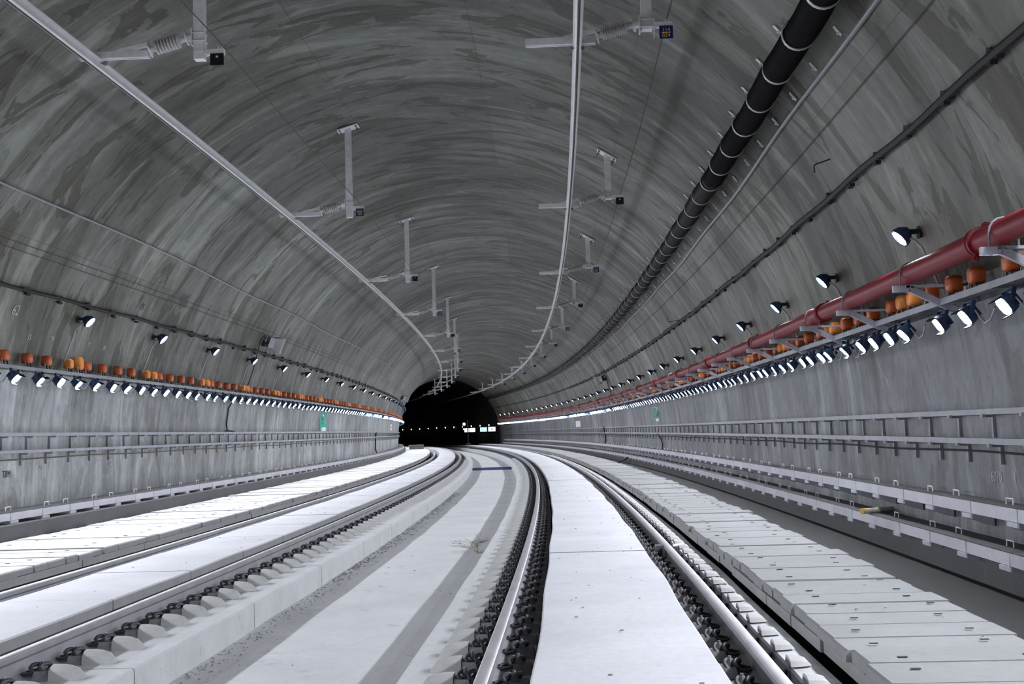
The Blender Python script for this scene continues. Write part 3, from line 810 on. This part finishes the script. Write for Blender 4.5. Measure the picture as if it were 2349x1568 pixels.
# ================================================================== OVERHEAD CONDUCTOR RAILS
def cond_prof(u, z):
    p = [(-.045, .10), (.045, .10), (.045, .088), (.014, .080), (.012, .045), (.032, .030), (.032, .010), (.013, .0), (.010, .034), (-.010, .034), (-.013, .0), (-.032, .010), (-.032, .030), (-.012, .045), (-.014, .080), (-.045, .088)]
    return [(u+a, z+b) for a, b in p]
CLU, CRU, CDZ = -4.45, .145, 4.815
for cu, lab in ((CLU, 'aluminium overhead conductor rail above the left track'), (CRU, 'aluminium overhead conductor rail above the right track')):
    o = tag(MB().sweep(cond_prof(cu, CDZ+(.03 if cu > 0 else 0)), arange(5, 150, 1)).build('conductor_rail', 'alu'), lab, 'conductor rail', 'overhead conductor rails')
    MB().sweep(circ(cu, CDZ+(.032 if cu > 0 else .002), .0075, 6), arange(5, 150, 1)).build('contact_wire', 'wire', o)
# ---- supports: local x = +u from the post axis, y along the track, z absolute height
def insulator(n=8, th=.018):
    m = MB(); x0, x1 = -.475, -.125; z0, z1 = 4.995, 5.085
    d = Vector((x1-x0, 0, z1-z0)); L = d.length
    T = Matrix.Translation((x0, 0, z0)) @ Matrix.Rotation(-math.atan2(z1-z0, x1-x0), 4, 'Y')
    prof = [(.030, 0), (.030, .03), (.036, .035)]
    for i in range(n):
        x = .045+i*(L-.115)/n; p = (L-.115)/n; big = .070 if th > .01 else .062
        prof += [(.032, x), (big, x+p*.3), (big, x+p*.3+th*.6), (.032, x+p*.3+th+.004)]
    prof += [(.034, L-.06), (.028, L-.055), (.028, L)]
    return m.lathe(prof, T, 16).mesh('insulator', 'porc', True), T, L
me_ins, T_ins, L_ins = insulator(); me_ins2 = insulator(11, .006)[0]
me_fl1 = MB().lathe([(.085, -.012), (.085, 0)], T_ins, 4).mesh('flange', 'galv'); me_fl2 = MB().lathe([(.07, L_ins-.005), (.07, L_ins+.007)], T_ins, 14).mesh('flange', 'galv')
me_col = MB().lathe([(.045, L_ins+.007), (.045, L_ins+.055)], T_ins, 8).mesh('collar', 'galv')
m = MB()                                    # slotted arm: two walls and a web, with the brace
m.box((-.83, 0, 4.975), (.68, .07, .012)); m.box((-.83, -.032, 4.942), (.68, .008, .055)); m.box((-.83, .032, 4.942), (.68, .008, .055))
m.box((-.83, -.020, 4.915), (.66, .018, .006)); m.box((-.83, .020, 4.915), (.66, .018, .006))
me_arm = m.mesh('arm', 'galv')
me_brace = MB().bar((-.80, 0, 4.983), (-.49, 0, 5.045), .06, .028).mesh('brace', 'galv')
m = MB(); m.box((0, 0, 4.935), (.05, .05, .05)); m.box((-.055, .05, 4.90), (.03, .035, .05)); m.box((.055, .05, 4.90), (.03, .035, .05)); m.tube([(-.06, .05, 4.9), (.06, .05, 4.9)], .010, 6); m.tube([(0, 0, 4.87), (0, 0, 4.97)], .011, 6)
me_clamp = m.mesh('rail_clamp', 'dust')
m = MB()
for z in (5.045, 5.12):
    m.tube([(-.06, -.058, z), (.058, -.058, z), (.058, .058, z), (-.06, .058, z)], .006, 6)
m.box((-.066, 0, 5.083), (.012, .13, .16))
m.box((.066, -.045, 5.03), (.010, .012, .19))
me_ubt = m.mesh('u_bolt', 'galv')
m = MB(); m.box((.17, -.03, 4.985), (.175, .055, .050)); m.bar((.06, -.03, 5.0), (.10, -.03, 4.95), .03, .02); m.tube([(.20, -.03, 5.01), (.20, -.03, 5.045)], .010, 6); m.tube([(.23, -.03, 5.01), (.23, -.03, 5.04)], .010, 6)
me_sarm = m.mesh('sign_arm', 'galv')
me_sb = MB().box((.195, -.064, 4.905), (.13, .004, .125)).mesh('sign_plate', 'bluesign'); me_sk = MB().box((.195, -.064, 4.905), (.13, .004, .115)).mesh('sign_plate', 'blacksign')
me_dot = MB().box((.195, -.0675, 4.93), (.020, .003, .020)).mesh('sticker', 'white')
me_line = MB().box((.195, -.0675, 4.902), (.085, .003, .006)).mesh('rule', 'yellow')
TX = Matrix.Rotation(PI/2, 4, 'X')
me_pb = MB().box((0, 0, -.03), (.03, .03, .02)).tube([(0, 0, -.02), (0, 0, -.11)], .008, 6).mesh('bolt', 'dust')
def support(side, u, s, i, zbot, kind, up=0.0, sign_up=0.0):
    word = 'left' if side < 0 else 'right'
    t = thing('catenary_support', MX(u, 0, s), f'galvanised ceiling post with ribbed insulator arm over the {word} track, {nth(i)} from the camera', 'catenary support', f'conductor rail supports over the {word} track')
    zt = vaultz(u); a = math.asin((u-UC)/RV)
    m = MB(); m.box((0, 0, (zbot+zt)/2), (.10, .10, zt-zbot), 0); ob('post', m.mesh('post', 'galv'), t)
    m = MB(); T = Matrix.Translation((0, 0, zt-.012)) @ Matrix.Rotation(a, 4, 'Y')
    m.box((0, 0, -.012), (.36, .26, .018), 0, T)
    pl = ob('base_plate', m.mesh('base_plate', 'galv'), t)
    for x in (-.14, .14):
        for y in (-.09, .09): ob('bolt', me_pb, pl, T @ Matrix.Translation((x, y, 0)))
    U, SU = Matrix.Translation((0, 0, up)), Matrix.Translation((-.015, 0, sign_up))
    ob('insulator', me_ins if side < 0 else me_ins2, t, U); ob('flange', me_fl1, t, U); ob('flange', me_fl2, t, U); ob('collar', me_col, t, U); ob('arm', me_arm, t, U); ob('brace', me_brace, t, U); ob('u_bolt', me_ubt, t, U); ob('sign_arm', me_sarm, t, SU)
    cu = (CLU if side < 0 else CRU)-u
    ob('rail_clamp', me_clamp, t, Matrix.Translation((cu, 0, up)))
    if kind:
        p = ob('sign_plate', me_sb, t, SU)
        if i < 8:
            ob('rule', me_line, p)
            for txt, z in zip(kind, (4.928, 4.873)):
                k = .052 if len(txt) == 3 else .038
                letters(txt, 'yellow', p, Matrix.Translation((.195, -.0672, z)) @ TX @ Matrix.Diagonal((k, k, .1, 1)))
    else:
        p = ob('sign_plate', me_sk, t, SU); ob('sticker', me_dot, p)
SUP_L = [11.25, 19.92, 28.8, 37.4, 46.0] + [46.0+8.65*i for i in range(1, 12)]
SUP_R = [11.50, 20.08, 28.75, 36.95, 45.4] + [45.4+8.5*i for i in range(1, 12)]
kl = {2: ('DUGA', '1040'), 4: ('DUGA', '1038'), 6: ('DUGA', '1038'), 8: ('DUGA', '1040'), 10: ('DUGA', '1040')}
kr = {1: ('114', '024'), 3: ('114', '022'), 5: ('114', '022'), 7: ('114', '022'), 9: ('114', '024'), 11: ('114', '024')}
for i, s in enumerate(SUP_L, 1):
    if s < S_END-2: support(-1, -3.495 if i > 1 else -3.455, s, i, 4.868, kl.get(i), 0, -.055 if i == 1 else .035)
for i, s in enumerate(SUP_R, 1):
    if s < S_END-2: support(1, .815, s, i, 5.055, kr.get(i), .03, .105)
# earth wires strung from sign arm to sign arm
def strung(us, ss, z, label):
    path = []
    for a, b in zip(ss[:-1], ss[1:]):
        for q in (0, .25, .5, .75): path.append(P(us, z-.05*4*q*(1-q), a+(b-a)*q))
    path.append(P(us, z, ss[-1]))
    tag(MB().tube(path, .006, 5).build('earth_wire', 'wire'), label, 'wire')
strung(-3.295, [2.6]+SUP_L[:9], 5.075, 'thin earth wire strung between the posts over the left track')
strung(1.01, [2.6]+SUP_R[:9], 5.15, 'thin earth wire strung between the posts over the right track')

# ================================================================== LOUDSPEAKER BOXES
def speaker(side, s, z, label):
    u = wallu(z, side)
    t = thing('loudspeaker', MX(u, z, s, 1 if side > 0 else 0), label, 'loudspeaker', 'loudspeakers on the walls')
    m = MB(); q = [(.10, .0), (.30, 1)]
    vs = []
    for x, w_, h_ in ((.08, .12, .12), (.20, .13, .13), (.36, .21, .19), (.40, .21, .19)):
        vs += [(x, -w_, -h_), (x, w_, -h_), (x, w_, h_), (x, -w_, h_)]
    fs = [(0, 1, 2, 3)] + [(i*4+j, i*4+(j+1) % 4, (i+1)*4+(j+1) % 4, (i+1)*4+j) for i in range(3) for j in range(4)] + [(12, 13, 14, 15)]
    Tt = Matrix.Translation((.06, 0, .05)) @ Matrix.Rotation(.35, 4, 'Y') @ Matrix.Rotation((.55 if side < 0 else -.55), 4, 'Z')
    m.add(vs, fs, 0, Tt).build('horn', 'box', t)
    MB().box((.10, 0, 0), (.22, .05, .05)).box((.02, 0, 0), (.05, .16, .16)).build('mount', 'cable', t)
    yy = -.22 if side < 0 else .22
    MB().tube([(.10, yy*.3, .10), (.09, yy*.8, .16), (.05, yy*1.3, .10), (-.06, yy*1.5, -.3), (-.14, yy*1.5, -.62), (-.33, yy*1.6, -1.15)], .012, 6).build('supply_cable', 'cable', t, True)
speaker(-1, 28.5, 3.50, 'grey box loudspeaker high on the left wall, nearest to the camera')
speaker(1, 52.0, 3.38, 'grey box loudspeaker far along the right wall above the red pipe')
speaker(-1, 74, 3.45, 'small far loudspeaker high on the left wall near the bend')

# ================================================================== SIGNS on the walls
def wall_sign(name, side, s, z, w_, h_, mat, label, cat, proud=.05, frame='white', turn=0.0):
    u = wallu(z, side)
    t = thing(name, MX(u, z, s, 1 if side > 0 else 0) @ Matrix.Rotation(turn, 4, 'Z'), label, cat)
    MB().box((proud/2, 0, 0), (proud, w_, h_)).build('sign_case', frame, t)
    f = MB().box((proud+.004, 0, 0), (.008, w_*.94, h_*.96)).build('sign_face', mat, t)
    return t, f
def runner(parent, x, s_, mat='white'):
    """white running figure, arrow and a panel, on the face (x = out, y across, z up)"""
    m = MB(); k = .008
    m.box((x, .00, .20*s_), (k, .10*s_, .10*s_)); m.bar((x, .0, .14*s_), (x, .03*s_, -.04*s_), k, .10*s_, ref=(1, 0, 0)); m.bar((x, .03*s_, -.03*s_), (x, -.10*s_, -.18*s_), k, .05*s_, ref=(1, 0, 0)); m.bar((x, .03*s_, -.03*s_), (x, .14*s_, -.14*s_), k, .05*s_, ref=(1, 0, 0)); m.bar((x, .0, .10*s_), (x, -.13*s_, .03*s_), k, .045*s_, ref=(1, 0, 0)); m.bar((x, .0, .10*s_), (x, .13*s_, .09*s_), k, .045*s_, ref=(1, 0, 0))
    m.build('pictogram', mat, parent)
    MB().box((x, 0, -.40*s_), (k, .30*s_, .16*s_)).build('text_panel', mat, parent)
t, f = wall_sign('exit_sign', -1, 39.7, 1.80, .40, .66, 'lgreen', 'tall bright green exit sign below the floodlights on the left wall', 'exit sign', .10, 'box', -.5); runner(f, .113, .75)
t, f = wall_sign('exit_sign', 1, 38.5, 1.70, .62, .36, 'green', 'dark green exit sign with running figure below the floodlights, right wall', 'exit sign', .05, 'white', .45)
m_ = f; runner(f, .063, .55)
wall_sign('white_sign', 1, 70.7, 1.565, 2.4, .36, 'white', 'blank white rectangular sign far along the right wall', 'sign', .06)
t, f = wall_sign('number_sign', -1, 70, 1.68, 1.4, .34, 'white', 'white number sign on the left wall just before the bend', 'sign', .06)
letters('1140', 'darkmark', f, Matrix.Translation((.069, 0, 0)) @ Matrix.Rotation(PI/2, 4, 'Z') @ Matrix.Rotation(PI/2, 4, 'X') @ Matrix.Diagonal((.32, .22, .1, 1)))

# loose vertical cables hanging down the walls
def hang(side, pts, label, r=.016, mat='cable'):
    path = [P(wallu(z, side)-side*(.02+x), z, s) for s, z, x in pts]
    tag(MB().tube(path, r, 6).build('hanging_cable', mat, None, True), label, 'cable')
hang(-1, [(27.1, 2.24, .1), (27.05, 1.95, .0), (27.0, 1.6, .0), (26.95, 1.46, .04), (27.5, 1.43, .06)], 'dark cable dropping from the lamp tray to the upper ledge, left wall')
hang(-1, [(58.0, 1.42, .06), (58.0, 1.1, .03), (58.0, .6, .03), (58.0, .42, .1)], 'black cable bundle crossing the ledges of the left wall down to the trough', .035)
hang(1, [(57.4, 1.32, .10), (57.4, 1.0, .05), (57.4, .7, .04), (57.4, .56, .1)], 'black cable bundle crossing both ledges of the right wall', .035)
hang(1, [(38.6, 1.05, .08), (38.2, .9, .03), (37.9, .72, .02), (37.8, .57, .06)], 'dark cable slanting from the lower ledge to the upper trough, right wall', .02)
hang(1, [(46.4, .14, .30), (46.8, .02, .38), (47.6, -.06, .55)], 'black cable end bent from the lower trough to the walkway, right side', .03)

# rods left sticking out of the lining
u0 = UC+RV*math.sin(aof(2.70, 3.935)); z0 = ZC+RV*math.cos(aof(2.70, 3.935))
tag(MB().tube([P(u0+.02, z0, 12.4), P(u0-.15, z0-.06, 12.36), P(u0-.17, z0-.075, 12.35), P(u0-.168, z0-.15, 12.35)], .008, 6).build('bent_rod', 'wire', None), 'bent steel rod poking out of the right vault below the thin wire', 'rod')
tag(MB().tube([P(2.86, 3.70, 28.1), P(2.56, 3.66, 28.0), P(2.55, 3.77, 28.0)], .008, 6).build('bent_rod', 'wire', None), 'small far bent rod on the right wall by the black cable', 'rod')

# ================================================================== LOOSE THINGS
tag(MB().sweep([(-2.85, -.41), (-1.13, -.41), (-1.13, -.30), (-2.85, -.30)], [53.7, 53.98]).build('cross_beam', 'bluebeam'), 'dark blue beam laid across the drain channel between the tracks', 'beam')
t = thing('cardboard_tube', MX(3.33, .275, 13.6) @ Matrix.Rotation(-1.05, 4, 'Z'), 'dirty white tube with yellow end lying on the lower right trough', 'tube')
MB().tube([(0, -.22, 0), (0, .20, 0)], .030, 10).build('tube_body', 'stick', t, True); MB().tube([(0, -.26, 0), (0, -.22, 0)], .034, 10).build('tube_end', 'stickend', t, True)
# dry weed lying in the channel
m = MB(); rnd = random.Random(3)
def twig(p, d, L, r, k):
    q = p+d*L; mid = p+d*L*.5+Vector((rnd.uniform(-.02, .02), rnd.uniform(-.02, .02), rnd.uniform(0, .02)))
    m.tube([p, mid, q], [r, r*.8, r*.5], 4)
    if k:
        for _ in range(3):
            dd = (d+Vector((rnd.uniform(-.8, .8), rnd.uniform(-.8, .8), rnd.uniform(-.3, .5)))).normalized(); dd.z = abs(dd.z)*.6
            twig(p+d*L*rnd.uniform(.4, 1), dd, L*.6, r*.6, k-1)
for a in (0, .35, .8, -.3): twig(Vector((0, 0, .012)), Vector((-.35+.3*math.sin(a*3), .9, .25)).normalized(), .34, .006, 3)
tag(m.build('dry_weed', 'dry', None, False, MX(-1.32, -.41, 16.9)), 'dry weed lying in the channel against the kerb of the right track', 'weed')
# dirt and crumbs along the foot of the left kerb
m = MB()
for i in range(1500):
    s = rnd.uniform(6.5, 34); q = abs(rnd.gauss(0, .10)); u = -2.86+q+.02; r = rnd.uniform(.002, .007)*(1 if s < 14 else 1.5)
    T = MX(u, -.408, s) @ Matrix.Rotation(rnd.uniform(0, 6), 4, 'Z'); m.box((0, 0, r*.4), (r*2, r*1.4, r), 0, T)
tag(m.build('crumbs', 'dust'), 'grey dirt and crumbs along the foot of the left kerb', 'dirt', kind='stuff')
m = MB()
for i in range(260):
    s = rnd.uniform(6, 40); u = rnd.choice([rnd.uniform(-2.7, -1.2), rnd.uniform(-.2, .65), rnd.uniform(-4.6, -3.8), rnd.uniform(1.4, 2.3)])
    z = -.409 if -2.8 < u < -1.15 else (.094 if u > 1 else .003); r = rnd.uniform(.003, .009)
    m.box((0, 0, r*.4), (r*2.6, r*1.2, r*.8), 0, MX(u, z, s) @ Matrix.Rotation(rnd.uniform(0, 6), 4, 'Z'))
tag(m.build('grit', 'dust'), 'scattered grit on the slabs and in the channel', 'grit', kind='stuff')
# rail jack clamped to the right rail, lubricator boxes at the far left bend
t = thing('rail_clamp', MX(.96, 0, 13.3), 'small steel clamp gripping the right-hand rail in mid distance', 'clamp')
MB().box((-.085, 0, -.07), (.07, .16, .11)).box((.095, 0, -.06), (.08, .12, .05)).build('jaw', 'iron', t); MB().tube([(.07, 0, -.03), (.19, .03, -.02)], .018, 8).build('screw', 'galv', t)
t = thing('equipment_box', MX(-6.1, .0, 96), 'brown-grey equipment box on the left walkway near the bend', 'box')
MB().box((0, 0, .24), (1.1, 2.0, .28)).build('case', 'cover', t); MB().box((0, 0, .40), (1.16, 2.1, .04)).build('lid', 'brown', t)

# ================================================================== CHALK MARKS on the walls (flat writing)
def mark(txt, side, s, z, size, mat, parent):
    u = wallu(z, side); e = .01
    T = MX(u-side*e, z, s)
    Rz = Matrix.Rotation(PI/2, 4, 'Z') if side < 0 else Matrix.Rotation(-PI/2, 4, 'Z')
    lean = math.asin(max(-1, min(1, (z-ZC)/RV))) if z > ZC else 0
    letters(txt, mat, parent, T @ Rz @ Matrix.Rotation(PI/2-(-lean), 4, 'X') @ Matrix.Diagonal((size, size, .05, 1)), 'chalk_mark')
for txt, s, z, k, mt in (('35', 16.07, 2.70, .11, 'chalk'), ('36', 16.8, 2.74, .10, 'chalk'), ('37', 18.16, 2.74, .10, 'chalk'), ('38', 18.79, 2.74, .11, 'chalk'), ('62', 15.44, 3.0, .20, 'chalk'), ('TBM', 15.93, .88, .13, 'darkmark'), ('23', 17.0, .94, .14, 'chalk'), ('22', 19.75, .94, .14, 'chalk')):
    mark(txt, -1, s, z, k, mt, wall_left if z < ZSEAM else ceiling)
mark('F5', -1, 19.78, 3.47, .16, 'darkmark', ceiling)
mark('6070', 1, 10.35, .755, .13, 'chalk', wall_right); mark('1', 1, 9.93, .76, .13, 'chalk', wall_right)

# ================================================================== THE DARK CHAMBER AHEAD
me_far = MB().lathe([(.04, 0), (.075, .03), (.075, .06)], Matrix.Identity(4), 8).mesh('lens', 'farlens')
me_farh = MB().box((-.05, 0, 0), (.1, .2, .2)).mesh('housing', 'cable')
for i in range(12):
    s = 136+i*6.2; z = 2.02
    t = thing('chamber_lamp', MX(UC+R2-.22, z, s, 1), f'tiny lit lamp on the wall of the dark chamber, {nth(i+1)} beyond the red pipe', 'wall lamp', 'lamps in the dark chamber')
    ob('lens', me_far, t); ob('housing', me_farh, t)
t = thing('signal_post', MX(1.5, -.1, 132), 'signal post with a glowing amber lamp in the dark chamber', 'signal')
MB().tube([(0, 0, 0), (0, 0, 2.7)], .06, 10).build('post', 'traygrey', t); MB().box((0, 0, .1), (.5, .4, .25)).build('base', 'traygrey', t)
MB().box((-.42, -.02, 2.1), (.3, .2, .75)).build('head', 'cable', t); MB().bar((0, 0, 2.2), (-.35, 0, 2.2), .06, .06).build('bracket', 'cable', t)
MB().lathe([(.14, 0), (.14, .03)], Matrix.Translation((-.42, -.13, 2.28)) @ Matrix.Rotation(-PI/2, 4, 'Z'), 14).build('amber_lens', 'amber', t)
MB().box((-.42, -.13, 1.75), (.26, .03, .13)).build('white_lens', 'litwhite', t)
for s, wd, mt, lab in ((146, .62, 'litwhite', 'leftmost of the small lit white panels in the dark chamber'), (142, .62, 'litwhite', 'second small lit white panel in the dark chamber'), (134, .75, 'litblue', 'pale blue lit screen at the end of the lit tunnel'), (128, .75, 'litwhite', 'white lit panel with a dark bar at the end of the lit tunnel')):
    t = thing('lit_panel', MX(3.5, 1.55, s) @ Matrix.Rotation(-.05, 4, 'Z'), lab, 'screen', 'lit panels ahead')
    MB().box((0, 0, 0), (wd+.1, .12, .55)).build('case', 'housing', t)
    f = MB().box((0, -.07, 0), (wd, .02, .46)).build('screen', mt, t)
    if s == 128: MB().box((0, -.085, .0), (.08, .01, .26)).build('bar', 'darkmark', f)
    MB().bar((.2, 0, -.2), (.2, 0, -1.9), .08, .08).build('post', 'cable', t)
t = thing('yellow_marker', MX(wallu(2.75, 1)-.12, 2.75, 112, 1), 'small yellow marker board on the right wall at the end of the red pipe', 'sign')
MB().box((.05, 0, .22), (.05, .6, .12)).box((.05, 0, -.22), (.05, .6, .12)).box((.05, 0, 0), (.05, .2, .4)).build('board', 'yellow', t)
